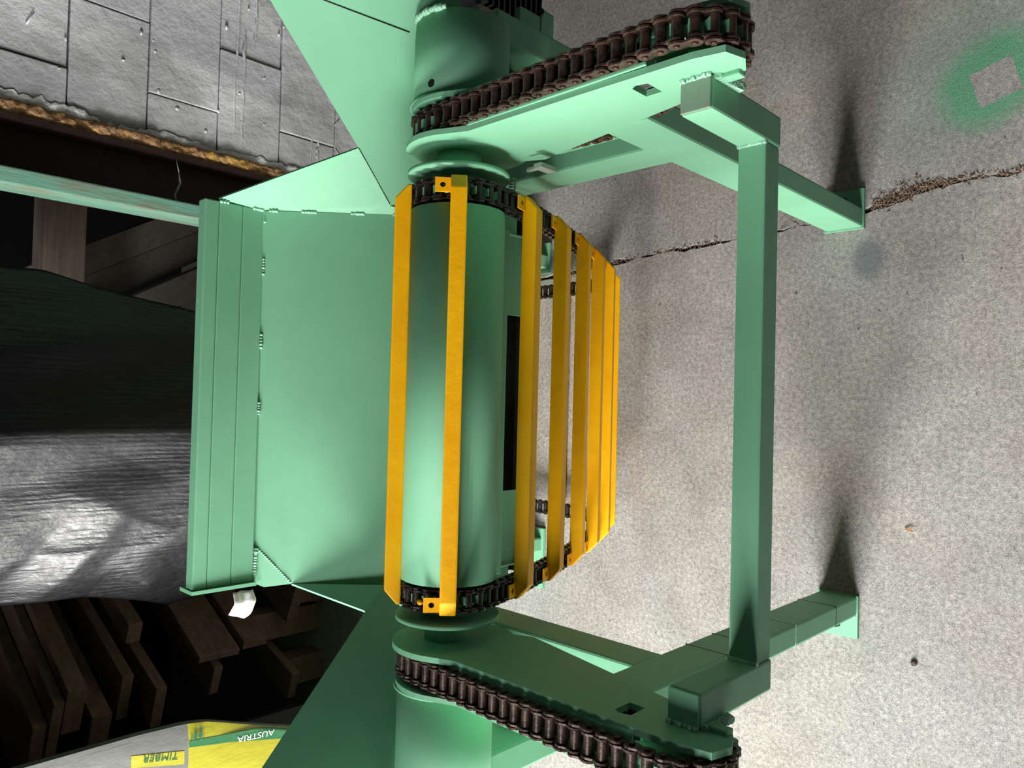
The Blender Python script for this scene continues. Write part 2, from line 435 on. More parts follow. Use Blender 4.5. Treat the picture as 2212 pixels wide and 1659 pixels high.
# store behind the opening: near-black walls and ceiling added to keep it dark
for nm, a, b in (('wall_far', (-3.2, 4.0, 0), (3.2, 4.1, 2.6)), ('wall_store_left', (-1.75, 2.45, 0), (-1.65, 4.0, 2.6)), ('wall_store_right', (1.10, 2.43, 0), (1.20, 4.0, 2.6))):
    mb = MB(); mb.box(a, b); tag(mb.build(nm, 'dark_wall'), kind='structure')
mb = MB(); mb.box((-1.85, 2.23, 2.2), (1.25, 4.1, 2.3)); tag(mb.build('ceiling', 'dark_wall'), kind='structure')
mb = MB(); mb.box((-3.2, 2.22, 0), (-1.10, 2.44, 2.6)); tag(mb.build('unseen_shading_wall', 'dark_wall'), kind='structure')  # unseen wall piece added to keep the window light off the boards
# left wall with the tall window that lets the daylight in
mb = MB()
for a, b in (((-2.8, -2.0, 0), (-2.66, .25, 2.1)), ((-2.8, 1.19, 0), (-2.66, 2.22, 2.1)), ((-2.8, .25, 1.92), (-2.66, 1.19, 2.1)), ((-2.8, .25, 0), (-2.66, 1.19, .68))): mb.box(a, b)
tag(mb.build('wall_left', 'lime_wall'), kind='structure')

# timber beam and planks seen between column and tarpaulin
mb = MB(); mb.rbox((.10, 2.56, .885), (.72, 2.68, 1.0), .006)
tag(mb.build('timber_beam', 'old_timber'), 'weathered brown squared timber beam behind the green flange', 'beam')
planks = [((.909, 2.74, 0.0), (.340, 2.80, .98), .095, .022, 'pale plank leaning behind the column just under the timber beam'),
          ((.800, 2.79, 0.0), (.232, 2.85, .98), .10, .030, 'pale rough plank leaning behind the column, middle of three'),
          ((.670, 2.70, 0.0), (.148, 2.76, .90), .10, .025, 'dusty plank leaning behind the column, lowest of three')]
def plank(name, a, b, wd, th, mat, up=Vector((0, 0, 1)), parent=None):
    a = Vector(a); b = Vector(b); d = (b - a); L = d.length; d.normalize()
    s_ = d.cross(up).normalized(); n_ = s_.cross(d).normalized()
    M = Matrix((d, s_, n_)).transposed().to_4x4(); M.translation = a
    k = MB(); k.rbox((0, -wd / 2, -th / 2), (L, wd / 2, th / 2), .002, M); return k.build(name, mat, parent)
for a, b, wd, th, lab in planks:
    tag(plank('plank', a, b, wd, th, 'grey_plank', Vector((-.45, -.85, .25))), lab, 'plank', 'planks leaning behind the column')

# lumber lying in the store: ends towards us
def lum(x0, x1, z0, z1, y, L, ang, lab, tilt=0):
    Mx = Matrix.Translation(((x0 + x1) / 2, y, (z0 + z1) / 2)) @ Matrix.Rotation(-ang, 4, 'Z') @ Matrix.Rotation(tilt, 4, 'Y')
    k = MB(); hw, hh = (x1 - x0) / 2, (z1 - z0) / 2
    k.rbox((-hw, 0, -hh), (hw, L, hh), .003, Mx)
    tag(k.build('lumber_board', 'lumber'), lab, 'board', 'boards lying in the dark store')
lum(-1.03, -.875, .862, .915, 2.50, 1.0, .38, 'thick split-ended board, topmost lit end beside the yellow film bundle')
lum(-1.11, -.905, .918, .948, 2.52, 1.0, .38, 'thin dark board directly above the split-ended board')
lum(-1.22, -.97, .952, .99, 2.56, 1.0, .36, 'upper dark board under the tarpaulin, highest of the boards')
lum(-1.15, -.99, .772, .83, 2.55, 1.0, .36, 'dark board below the split-ended board')
lum(-1.08, -.935, .625, .66, 2.50, 1.0, .33, 'board with a chipped pale corner, below the dark board')
lum(-1.06, -.90, .70, .735, 2.58, 1.0, .33, 'board set back between two board ends')
lum(-.892, -.868, .385, .525, 2.48, .9, .42, 'wide board on edge with a bright brown end behind the hopper rail')
lum(-.880, -.848, .283, .372, 2.48, .9, .42, 'narrow board on edge just below the wide one with the bright end')
lum(-1.02, -.915, .44, .47, 2.50, .9, .35, 'low board lying flat behind the yellow film bundle')
lum(-1.09, -.99, .17, .20, 2.46, 1.0, .3, 'thin board low down beside the left wing of the hopper')
lum(-.84, -.66, .14, .18, 2.50, 1.0, .42, 'lowest flat board seen past the left wing of the hopper')
for bx_, by_, bh_, lb_ in ((-.73, 2.56, .139, 'short bearer block under the lowest flat board'), (-.855, 2.60, .281, 'square bearer block under the narrow board on edge'), (-1.03, 2.56, .169, 'bearer block under the thin low board')):
    k = MB(); k.rbox((bx_ - .05, by_, 0), (bx_ + .05, by_ + .09, bh_), .003); tag(k.build('bearer_block', 'lumber'), lb_, 'wood block')
lum(-.82, -.75, .665, .71, 2.60, .9, .35, 'short board end just left of the black tarpaulin')

# black tarpaulin
def pw(v, pts):
    for (a, fa), (b, fb) in zip(pts, pts[1:]):
        if v <= b: return lerp(fa, fb, max(0, (v - a) / (b - a)))
    return pts[-1][1]
def tarp(u, v):
    fold = max(0, v - .94) / .06; z = lerp(.18, 1.240, min(1, v / .94)) + .012 * math.sin(min(1, fold * 1.5) * PI / 2)
    xr = pw(z, [(.18, .13), (.745, .247), (.95, .275), (1.08, .307), (1.5, .30)]); xl = pw(z, [(.18, -.57), (.58, -.592), (.74, -.607), (.82, -.575), (.98, -.535), (1.18, -.525), (1.5, -.50)])
    x = lerp(xl, xr, u)
    y = pw(x, [(-.62, 2.24), (-.50, 2.15), (-.40, 2.065), (-.13, 1.970), (-.10, 1.968), (-.04, 2.01), (.10, 2.10), (.35, 2.28)])
    # sharp pleats in the lit part, soft bag further right
    f = 0
    for (cx, cz, dx, dz, wd, am) in ((-.446, 1.032, .62, .78, .10, .030), (-.523, .83, -.75, .66, .08, .035), (-.334, .75, .85, .52, .09, .028), (-.30, .95, .9, -.43, .12, .020), (-.44, 1.2, .8, .6, .07, .016)):
        t_ = (x - cx) * dx + (z - cz) * dz; s_ = -(x - cx) * dz + (z - cz) * dx
        f -= am * max(0, 1 - abs(t_) / wd) * max(0, 1 - abs(s_) / (wd * 1.9))
    f += .010 * math.sin(z * 9 + x * 6) + .006 * math.sin(x * 31 + z * 7)
    return Vector((x, y + f * (1 - fold) + .14 * fold ** 1.3, z))
mb = MB(); mb.grid(120, 120, tarp)
mb2 = MB(); mb2.v = mb.v; mb2.f = mb.f; mb2.sm = mb.sm
tp = mb.build('tarpaulin', 'black_film', fix=False)
sm = tp.modifiers.new('thickness', 'SOLIDIFY'); sm.thickness = .002
tag(tp, 'glossy black plastic tarpaulin draped behind the hopper', 'tarpaulin')

# scrap of white plastic hanging below the hopper's rear rail
mb = MB()
def strip(u, v):
    z = lerp(.757, .806, v) + .012 * u * (v - .4); w_ = pw(v, [(0, .048), (.35, .066), (1, .050)])
    x = lerp(-.462, -.462 - w_, u)
    return Vector((x, 1.70 - .018 * (1 - abs(2 * u - .9)) - .006 * math.sin(v * 9), z))
mb.grid(10, 14, strip); ob = mb.build('plastic_scrap', 'white_plastic', fix=False)
ob.modifiers.new('thickness', 'SOLIDIFY').thickness = .001
tag(ob, 'crumpled scrap of white plastic hanging behind the rear rail end', 'plastic scrap')

# printed film bundle standing at the left
YB = 1.95
def edge_x(z): return pw(z, [(.0, -1.00), (.30, -.985), (.475, -.947), (.59, -.909), (.697, -.871), (.735, -.858), (.795, -.848), (.909, -.843), (1.145, -.843), (1.6, -.85)])
def skew(x, z): return YB + .010 * math.sin(z * 7) * max(0, min(1, (edge_x(z) - x) / .1)) + (.007 * max(0, 1 - (edge_x(z) - x) / .009) ** 2)
bundle = MB()
bundle.grid(24, 60, lambda u, v: Vector(((lambda z: lerp(edge_x(z), -1.28, u))(v * 1.5), YB + .03 + .012 * u, v * 1.5)))
bundle.box((-1.28, 1.995, 0.0), (-1.00, 2.20, 1.5))
bo = bundle.build('film_bundle', 'film_grey', fix=False)
tag(bo, 'upright timber bundle wrapped in printed white and yellow film at the left', 'wrapped bundle')
bo.modifiers.new('thickness', 'SOLIDIFY').thickness = .004
def sheet(name, mat, z0, z1, xl, xr, lift, nu=14, nv=30):
    k = MB()
    k.grid(nu, nv, lambda u, v: (lambda z: Vector((lerp(xr(z), xl(z), u), skew(lerp(xr(z), xl(z), u), z) - lift, z)))(lerp(z0, z1, v)))
    return k.build(name, mat, bo, fix=False)
zsplit = .787
sheet('white_film', 'film_white', zsplit, 1.5, lambda z: -1.28, edge_x, 0)['label'] = 'greyish white film panel'
sheet('yellow_film', 'film_yellow', .05, zsplit, lambda z: -1.28, edge_x, 0)['label'] = 'yellow film panel'
def bline(z): return pw(z, [(.50, -.968), (.67, -.926), (.786, -.906)])       # lower edge of the green band (image below)
def bline2(z): return pw(z, [(.45, -.935), (.52, -.925), (.59, -.914), (.786, -.890)])
sheet('green_band', 'film_green', .42, .786, bline, lambda z: min(bline2(z), edge_x(z) - .002), .0012)['label'] = 'dark green printed band'
sheet('yellow_patch', 'film_yellow', .797, .925, lambda z: pw(z, [(.797, -.944), (.925, -.915)]), lambda z: pw(z, [(.797, -.911), (.925, -.886)]), .0012, 6, 8)
def text(body, size, at, ang, mat, name, lift=.003, sx=1.0):
    cu = bpy.data.curves.new('tmp', 'FONT'); cu.body = body; cu.size = size; cu.extrude = .0002; cu.resolution_u = 4
    to = bpy.data.objects.new('tmp', cu); COL.objects.link(to)
    dg = bpy.context.evaluated_depsgraph_get(); me = bpy.data.meshes.new_from_object(to.evaluated_get(dg))
    bpy.data.objects.remove(to); bpy.data.curves.remove(cu)
    # glyph plane: x -> reading direction (mostly up), y -> letter tops (towards -X)
    rd = Vector((math.sin(ang), 0, math.cos(ang))); ud = Vector((-math.cos(ang), 0, math.sin(ang)))
    c0 = Vector((at[0], 0, at[1]))
    for v in me.vertices:
        p = c0 + rd * v.co.x * sx + ud * v.co.y
        v.co = Vector((p.x, skew(p.x, p.z) - lift - v.co.z, p.z))
    me.materials.append(MATS[mat]); o_ = Vector((at[0], YB, at[1]))
    me.transform(Matrix.Translation(-o_)); me.update()
    return link(name, me, o_, bo)
text('AUSTRIA', .0215, (-.9295, .546), math.atan2(.014, .125), 'print_white', 'lettering', .003, 1.30)
text('TIMBER', .0235, (-.911, .812), math.atan2(.018, .09), 'print_green', 'lettering', .003, 1.12)
text('PEFC', .0105, (-.864, .745), math.atan2(.004, .04), 'print_green', 'lettering', .003, 1.1)
# round certification mark: broken ring with two trees
k = MB(); cx, cz = -.8825, .7630
def dk(x, z): return Vector((x, skew(x, z) - .0032, z))
arc = [math.radians(a) for a in range(-70, 215, 12)]
def fl(a, r): return dk(cx - r * math.cos(a) * .62, cz + r * math.sin(a))
for a, b in zip(arc, arc[1:]): k.add([fl(a, .0185), fl(b, .0185), fl(b, .0160), fl(a, .0160)], [(0, 1, 2, 3)])
for zc, rad in ((-.006, .0062), (.0065, .0)):
    if rad:
        k.add([dk(cx + .001 + rad * math.cos(2 * PI * q / 12), cz + zc + rad * math.sin(2 * PI * q / 12)) for q in range(12)], [list(range(12))])
        k.add([dk(cx - .009, cz + zc - .003), dk(cx - .009, cz + zc + .003), dk(cx, cz + zc)], [(0, 1, 2)])
    else:
        k.add([dk(cx - .010, cz + zc), dk(cx + .002, cz + zc - .0065), dk(cx + .002, cz + zc + .0065)], [(0, 1, 2)])
        k.add([dk(cx - .003, cz + zc - .002), dk(cx - .003, cz + zc + .002), dk(cx + .007, cz + zc + .004), dk(cx + .007, cz + zc - .004)], [(0, 1, 2, 3)])
k.build('round_mark', 'print_green', bo, fix=False)
# fine print line (illegible in the photograph)
k = MB(); z = .925
for q in range(26):
    L = rs.uniform(.002, .006)
    k.add([dk(-.8505, z), dk(-.8505, z + L), dk(-.8515 - rs.uniform(0, .0006), z + L), dk(-.8515, z)], [(0, 1, 2, 3)]); z += L + .0008
k.build('fine_print', 'print_black', bo, fix=False)

# ------------------------------------------------------------------ the machine
root = bpy.data.objects.new('hopper_conveyor', None); COL.objects.link(root); root.location = (0, .80, 0); WPOS[root.name] = Vector((0, .80, 0))
tag(root, 'pale green steel hopper machine with yellow slat belt on the concrete floor', 'machine')
G = 'green_paint'
CX = .008
CY, CZ = .885, .862       # drum axis
# legs
for sx, x0, x1 in ((1, .382, .421), (-1, -.426, -.387)):
    k = MB(); k.rbox((x0, .580, .004), (x1, .656, .80), .004); leg = k.build('leg', G, root)
    leg['label'] = 'box section front leg'
    # foot plate with two bolt holes
    a = (x0 - .002, x0 + .096) if sx > 0 else (x1 - .096, x1 + .002)
    yy0, yy1 = .577, .660
    if sx > 0: xa, xb = .379, .463
    else: xa, xb = -.472, -.385
    hc = (.443, .618) if sx > 0 else (-.449, .618)
    hole = [(hc[0] + .0065 * math.cos(2 * PI * q / 14), hc[1] + .0065 * math.sin(2 * PI * q / 14), 0.0005) for q in range(14)]
    k = MB(); k.poly_prism([(xa, yy0, .0005), (xb, yy0, .0005), (xb, yy1, .0005), (xa, yy1, .0005)], (0, 0, .008), [hole]); k.build('foot_plate', G, leg)
    # weld line round the foot
    k = MB()
    for q in range(16):
        y = lerp(.582, .655, q / 15); k.cyl(((x1 if sx > 0 else x0), y, .010), ((x1 if sx > 0 else x0), y + .003, .011), .003, 6)
    k.build('weld_bead', 'weld_paint', leg)
    if sx < 0:   # splice seams of the left leg
        for zz in (.115, .30, .46, .545):
            k = MB(); k.box((x0 - .0006, .5794, zz), (x1 + .0006, .6566, zz + .0016)); k.build('seam', 'chain_black' if zz != .30 else 'weld_paint', leg)
    # rails from the leg back to the rear post
    k = MB(); k.rbox((x0 + .001, .655, .617), (x1 - .001, 1.448, .694), .004); k.build('rail', G, root)
    k = MB()
    xo = (x0 + .016, x1 + .020) if sx > 0 else (x0 - .020, x1 - .016)
    if sx > 0:
        k.rbox((xo[0], .650, .722), (xo[1], .800, .790), .004); k.build('arm_support', G, root)
    # rear post carrying the outer pipe
    px = (.578, .626) if sx > 0 else (-.609, -.561)
    k = MB(); k.rbox((px[0], .862, .555), (px[1], .965, .81), .004); k.build('rear_post', G, root)
    k = MB(); k.rbox((x1 - .001 if sx > 0 else px[1] - .001, .885, .617), (px[0] + .001 if sx > 0 else x0 + .001, .945, .690), .004); k.build('outrigger', G, root)
    k = MB(); k.rbox((x0, 1.447, .0), (x1, 1.523, .694), .004); rl = k.build('leg', G, root); rl['label'] = 'box section rear leg'
    k = MB(); k.rbox(((.370, 1.443, .0005) if sx > 0 else (-.53, 1.44, .0005)), ((.458, 1.528, .012) if sx > 0 else (-.36, 1.56, .012)), .002); k.build('foot_plate', G, rl)
# stubs and front bar
for sx, xo, xi in ((1, .379, .339), (-1, -.363, -.323)):
    a, b = min(xo, xi), max(xo, xi)
    k = MB(); k.rbox((a, .440, .699), (b, .481, .876), .003); st = k.build('stub_post', G, root)
    k = MB(); k.rbox((a + .001, .441, .876), (b - .001, .480, .880), .0012); k.build('end_cap', 'green_paint_rusty' if sx > 0 else G, st)
    k = MB()
    for q in range(9): k.cyl((xo, .441 + q * .0045, .878 + .003 * math.sin(q * 2)), (xo, .446 + q * .0045, .880), .0042, 7)
    for q in range(8): k.cyl((xo, .437 - .001 * q, .872 - q * .007), (xo, .438, .868 - q * .007), .0055, 7)
    k.build('weld_bead', 'weld_paint', st)
    k = MB(); k.cyl((xi + (.0 if sx > 0 else 0), .4405, .738), (xi, .4805, .738), .0036, 8); k.build('weld_bead', 'weld_paint', st)
k = MB(); k.rbox((-.323, .4415, .6995), (.339, .4800, .7385), .003); k.build('front_bar', G, root)['label'] = 'horizontal square front bar'

# arms: an inner and an outer side plate with a chain between them
def arm_outline(off=0):
    P = [(.404, .914), (.44, .922), (.60, .9255), (.795, .9275)]
    c = (.872, .858); rad = .094
    for q in range(0, 25):
        a = math.radians(118 - q * 238 / 24); P.append((c[0] + rad * math.cos(a), c[1] + rad * math.sin(a)))
    P += [(.795, .763), (.511, .822), (.44, .843), (.409, .858), (.396, .885)]
    return P
slot = [(.513, .868), (.536, .868), (.536, .884), (.536, .898), (.528, .903), (.513, .899)]
for sx in (1, -1):
    X = lambda v: CX + sx * v
    out = arm_outline()
    sl = slot if sx > 0 else [(y + .006, z - .002) for y, z in slot]
    k = MB(); k.poly_prism([(X(.372), y, z) for y, z in out], (sx * .008, 0, 0), [[(X(.372), y, z) for y, z in sl]])
    ip = k.build('arm_plate', G, root)
    k = MB(); k.box((X(.3805), .506, .862), (X(.3807), .542, .906)); 
    k = MB(); k.poly_prism([(X(.430), y, z - .008) for y, z in out], (sx * .007, 0, 0)); k.build('arm_plate', G, root)
    # guide strips for the chain
    k = MB(); k.rbox((X(.380), .497, .9245), (X(.385), .812, .9285), .0012); k.build('chain_guide', G, root)
    k = MB(); k.rbox((X(.424) if sx > 0 else X(.430), .497, .916), (X(.430) if sx > 0 else X(.424), .812, .921), .0012); k.build('chain_guide', G, root)
    k = MB(); k.rbox((min(X(.385), X(.424)), .52, .895), (max(X(.385), X(.424)), .79, .903), .001); k.build('recess_shade', 'chain_black', root)  # black colour stands in for the shade between the arm plates
    # nose clamp at the front of the arm
    k = MB(); k.rbox((min(X(.366), X(.380)), .412, .852), (max(X(.366), X(.380)), .438, .868), .002); k.build('nose_block', G, root)

# chains
PITCH = .0203
def fig8(h, p, r, wst, n=7):
    """outline of a chain plate in (tangent, normal)"""
    o = []
    for q in range(n): a = math.radians(-100 + 200 * q / (n - 1)); o.append((p / 2 + r * math.cos(a), r * math.sin(a)))
    o.append((0, wst))
    for q in range(n): a = math.radians(80 + 200 * q / (n - 1)); o.append((-p / 2 + r * math.cos(a), r * math.sin(a)))
    o.append((0, -wst)); return o
def link_mesh(name, mat, inner, half, th=.0026, r=.0094, wst=.0062, rol=.0066):
    k = MB(); o = fig8(0, PITCH, r, wst)
    for s_ in (-1, 1):
        x = s_ * half
        k.poly_prism([(x - th / 2, y, z) for y, z in o], (th, 0, 0))
    if inner:
        for yy in (-PITCH / 2, PITCH / 2): k.cyl((-half, yy, 0), (half, yy, 0), rol, 12)
    else:
        for s_ in (-1, 1):
            pass
        for yy in (-PITCH / 2, PITCH / 2): k.cyl((-half - .0032, yy, 0), (half + .0032, yy, 0), .0040, 8)
    me = bpy.data.meshes.new(name); me.from_pydata(k.v, [], k.f); me.update()
    for p, q in zip(me.polygons, k.sm): p.use_smooth = q
    bm = bmesh.new(); bm.from_mesh(me); bmesh.ops.recalc_face_normals(bm, faces=bm.faces); bm.to_mesh(me); bm.free()
    me.materials.append(MATS[mat]); return me
def catmull(pts, closed=True, n=24):
    out = []; L = len(pts)
    for i in range(L):
        p0, p1, p2, p3 = (Vector(pts[(i + j - 1) % L]) for j in range(4))
        for q in range(n):
            t_ = q / n
            out.append(.5 * ((2 * p1) + (p2 - p0) * t_ + (2 * p0 - 5 * p1 + 4 * p2 - p3) * t_ ** 2 + (3 * p1 - p0 - 3 * p2 + p3) * t_ ** 3))
    return out
def resample(path, mult):
    L = [0]; n = len(path)
    for i in range(n): L.append(L[-1] + (path[(i + 1) % n] - path[i]).length)
    cnt = max(mult, int(round(L[-1] / PITCH / mult)) * mult); step = L[-1] / cnt
    def at(s_):
        s_ %= L[-1]
        lo_, hi = 0, n
        while hi - lo_ > 1:
            mid_ = (lo_ + hi) // 2
            if L[mid_] <= s_: lo_ = mid_
            else: hi = mid_
        f_ = (s_ - L[lo_]) / max(1e-9, L[lo_ + 1] - L[lo_]); return path[lo_].lerp(path[(lo_ + 1) % n], f_)
    return cnt, step, L[-1], at, L
def lay_chain(name, at, cnt, step, s0, x, meshes, mat, half, label):
    k = MB()
    for i in range(cnt):
        p = at(s0 + (i - .5) * step); k.cyl((x - half - .004, p.x, p.y), (x + half + .004, p.x, p.y), .0036, 7)
    ch = k.build(name, mat, root); ch['label'] = label
    for i in range(cnt):
        a = at(s0 + (i - .5) * step); b = at(s0 + (i + .5) * step); c = (a + b) / 2
        link('chain_link', meshes[i % 2], (x, c.x, c.y), ch, (math.atan2(b.y - a.y, b.x - a.x), 0, 0))
    return ch
in_b = link_mesh('inner_link', 'chain_brown', True, .0135); out_b = link_mesh('outer_link', 'chain_brown', False, .0178)
in_k = link_mesh('inner_link_belt', 'chain_black', True, .0118); out_k = link_mesh('outer_link_belt', 'chain_black', False, .0155)
# arm chains
FY, FZ, FR = .455, .884, .0525; RRr = .068
pts = []
for q in range(9):  # round the front sprocket, going up
    a = math.radians(265 - q * 175 / 8); pts.append((FY + FR * math.cos(a), FZ + FR * math.sin(a)))
pts += [(.55, .9365), (.66, .935), (.78, .932)]
for q in range(10):
    a = math.radians(92 - q * 190 / 9); pts.append((CY + RRr * math.cos(a), CZ + RRr * math.sin(a)))
base = pts
for sx in (1, -1):
    pts = base + ([(.80, .767), (.72, .752), (.66, .753), (.59, .776), (.52, .812)] if sx > 0 else [(.80, .790), (.72, .792), (.66, .798), (.59, .806), (.52, .818)])
    path = catmull(pts); cnt, step, tot, at, _ = resample(path, 2)
    lay_chain('drive_chain', at, cnt, step, .004, CX + sx * .403, (in_b, out_b), 'chain_brown', .0178, 'oily brown roller chain on the ' + ('right' if sx > 0 else 'left') + ' arm')
# toothed wheels
def sprocket(x0, x1, cy, cz, rp, teeth, name='sprocket', parent=root, ph=0):
    P = []
    for q in range(teeth):
        for da, dr in ((-.36, -.0085), (-.14, .004), (.14, .004), (.36, -.0085)):
            a = 2 * PI * (q + da + ph) / teeth; P.append((x0, cy + (rp + dr) * math.cos(a), cz + (rp + dr) * math.sin(a)))
    k = MB(); k.poly_prism(P, (x1 - x0, 0, 0)); return k.build(name, G, parent)
for sx in (1, -1):
    X = CX + sx * .403
    sprocket(X - .007, X + .007, FY, FZ, FR, 16); sprocket(X - .007, X + .007, CY, CZ, RRr, 21)
    k = MB(); k.tube_x(X - .025, X + .025, FY, FZ, .016, 20); k.build('axle', G, root)

# outer pipes
for sx in (1, -1):
    a, b = CX + sx * .438, CX + sx * .568
    if sx < 0: b = -.635
    k = MB(); k.tube_x(min(a, b), max(a, b), CY, CZ, .0735, 64); pipe = k.build('outer_pipe', G, root)
    k = MB(); k.tube_x(min(a, a + sx * .004), max(a, a + sx * .004), CY, CZ, .0790, 64, True); k.build('pipe_rim', G, pipe)
    if sx > 0:
        # round hole in the pipe wall: near-black disc stands in for its shaded inside
        an = math.radians(100.6)
        c = Vector((.4666, CY + .0737 * math.cos(an), CZ + .0737 * math.sin(an))); d = Vector((0, math.cos(an), math.sin(an)))
        k = MB(); k.cyl(c - d * .004, c + d * .0006, .0058, 20); k.build('drain_hole', 'dark_hole', pipe)['label'] = 'small round hole'
        # ring weld to the wing plate
        k = MB()
        for q in range(22):
            an = math.radians(20 + q * 4.4); px = .577
            k.cyl((px, CY + .0745 * math.cos(an), CZ + .0745 * math.sin(an)), (px + .001, CY + .0745 * math.cos(an + .1), CZ + .0745 * math.sin(an + .1)), .0046 + .001 * math.sin(q * 1.7), 7)
        k.build('weld_bead', 'weld_paint', pipe)

# drum, flange discs, hubs, belt sprockets
k = MB(); k.tube_x(-.272, .288, CY, CZ, .0735, 72)
drum = k.build('drum', G, root); drum['label'] = 'smooth green drum inside the slat belt'
for sx in (1, -1):
    X = lambda v: CX + sx * v
    def tx(a, b, r_, n=56):
        q = MB(); q.tube_x(min(X(a), X(b)), max(X(a), X(b)), CY, CZ, r_, n); return q
    tx(.334, .340, .0790).build('flange_disc', G, root)
    tx(.340, .372, .034, 32).build('hub', G, root)
    tx(.276, .334, .040, 32).build('hub', G, root)
    tx(.2805, .284, .066).build('drum_cap', 'dark_hole', root)
    sprocket(X(.3015) - .006, X(.3015) + .006, CY, CZ, .0655, 20)

# slat belt
RC = .0655; pts = [(1.74, .0435), (1.60, .0425), (1.45, .0425), (1.33, .0435), (1.22, .066), (1.135, .145), (1.052, .285), (.985, .418), (.922, .553), (.872, .678), (.838, .778)]
pts2 = []
for q in range(12):
    a = math.radians(196 - q * 226 / 11); pts2.append((CY + RC * math.cos(a), CZ + RC * math.sin(a)))
pts += pts2 + [(1.02, .70), (1.22, .52), (1.45, .31), (1.66, .13), (1.745, .068)]
path = catmull(pts); cnt, step, tot, at, LL = resample(path, 2)
# slat phase: one slat sits on the drum facing the viewer
best = min(range(len(path)), key=lambda i: (path[i] - Vector((CY + RC * math.cos(math.radians(139)), CZ + RC * math.sin(math.radians(139))))).length)
s0 = LL[best]
for sx in (1, -1):
    ch = lay_chain('belt_chain', at, cnt, step, s0, CX + sx * .3015, (in_k, out_k), 'chain_black', .0155, 'black greasy roller chain along the ' + ('right' if sx > 0 else 'left') + ' edge of the belt')
# slat mesh: bar with chamfered outer corners, local x across, y along the belt, z outwards
hw, b0, b1, tk, chm = .319, .0075, .0325, .0120, .022
k = MB(); prof = [(-hw, b0), (-hw, b0 + .006), (-hw + chm, b1), (hw - chm, b1), (hw, b0 + .006), (hw, b0)]
bm = bmesh.new()
vs0 = [bm.verts.new((x, -tk, z)) for x, z in prof]; vs1 = [bm.verts.new((x, tk, z)) for x, z in prof]
bm.faces.new(vs0); bm.faces.new(vs1[::-1])
for q in range(6): bm.faces.new((vs0[q], vs1[q], vs1[(q + 1) % 6], vs0[(q + 1) % 6]))
bmesh.ops.recalc_face_normals(bm, faces=bm.faces)
bmesh.ops.bevel(bm, geom=bm.edges[:], offset=.0022, segments=2, profile=.6, affect='EDGES')
slat_me = bpy.data.meshes.new('slat'); bm.to_mesh(slat_me); bm.free(); slat_me.materials.append(MATS['yellow_paint'])
k = MB(); hol = [(.0042 * math.cos(2 * PI * q / 12), .0042 * math.sin(2 * PI * q / 12), 0) for q in range(12)]
k.poly_prism([(-.0105, -.0115, 0), (.0105, -.0115, 0), (.0105, .0115, 0), (-.0105, .0115, 0)], (0, 0, .003), [hol])
tab_me = bpy.data.meshes.new('mounting_tab'); tab_me.from_pydata(k.v, [], k.f); tab_me.update(); tab_me.materials.append(MATS['yellow_paint'])
gap_ = .1375; offs = [0] + [-.148 - i * gap_ for i in range(30) if .148 + i * gap_ < tot - .14]
rest = tot - (-offs[-1]); offs += [.097] + [.097 + i * gap_ for i in range(1, 12) if .097 + i * gap_ < rest - .1]
for so in offs:
    a = at(s0 + so - .01); b = at(s0 + so + .01); c = (a + b) / 2; an = math.atan2(b.y - a.y, b.x - a.x)
    sl = link('slat', slat_me, (CX, c.x, c.y), root, (an, 0, 0))
    for sx in (1, -1):
        ob = bpy.data.objects.new('mounting_tab', tab_me); COL.objects.link(ob); ob.parent = sl; ob.location = (sx * .304, tk + .0115, b0 + .0025)
# splashes of yellow on the chain rollers beside the slats
for sx, yy, zz, L in ((1, .842, .928, .010), (-1, .858, .932, .009), (-1, .868, .935, .009)):
    k = MB(); bm = bmesh.new(); bmesh.ops.create_icosphere(bm, subdivisions=2, radius=1)
    cx = CX + sx * (.3015 + (-.004 if sx > 0 else .003))
    k.add([(cx + v.co.x * .0045, yy + v.co.y * .0055, zz + v.co.z * .004 - .004) for v in bm.verts], [[v.index for v in f.verts] for f in bm.faces], True); bm.free()
    k.build('paint_splash', 'chain_paint_splash', root)

# hopper: back plate, rear rails, flared wings
def nplate(pts, th, name, mat=G, lab=None):
    pts = [Vector(p) for p in pts]; n_ = Vector((0, 0, 0))
    for a, b in zip(pts, pts[1:] + pts[:1]): n_ += a.cross(b)
    n_.normalize()
    if n_.y < 0 or (abs(n_.y) < .1 and n_.z > 0): n_ = -n_   # thickness goes away from the viewer
    k = MB(); k.poly_prism(pts, n_ * th); o_ = k.build(name, mat, root)
    if lab: o_['label'] = lab
    return o_
nplate([(.316, 1.2235, 1.0145), (.314, 1.010, .813), (-.322, 1.023, .809), (-.322, 1.180, .958), (-.262, 1.2225, 1.002), (-.262, 1.2350, 1.0145)], .004, 'back_plate', lab='sloping back plate of the hopper')
nplate([(-.262, 1.2225, 1.002), (-.323, 1.180, .958), (-.330, 1.214, .990), (-.322, 1.228, 1.006)], .004, 'gusset_plate')
for (z0, z1) in ((1.008, 1.047), (1.0474, 1.088), (1.0884, 1.112)):
    k = MB(); k.rbox((-.3185, 1.220, z0), (.3175, 1.245, z1), .0022); k.build('rear_rail', G, root)
k = MB(); k.poly_prism([(-.3190, 1.214, 1.004), (-.3190, 1.214, 1.030), (-.3190, 1.216, 1.114), (-.3190, 1.262, 1.114), (-.3190, 1.262, 1.010)], (-.006, 0, 0)); k.build('rail_end_plate', G, root)
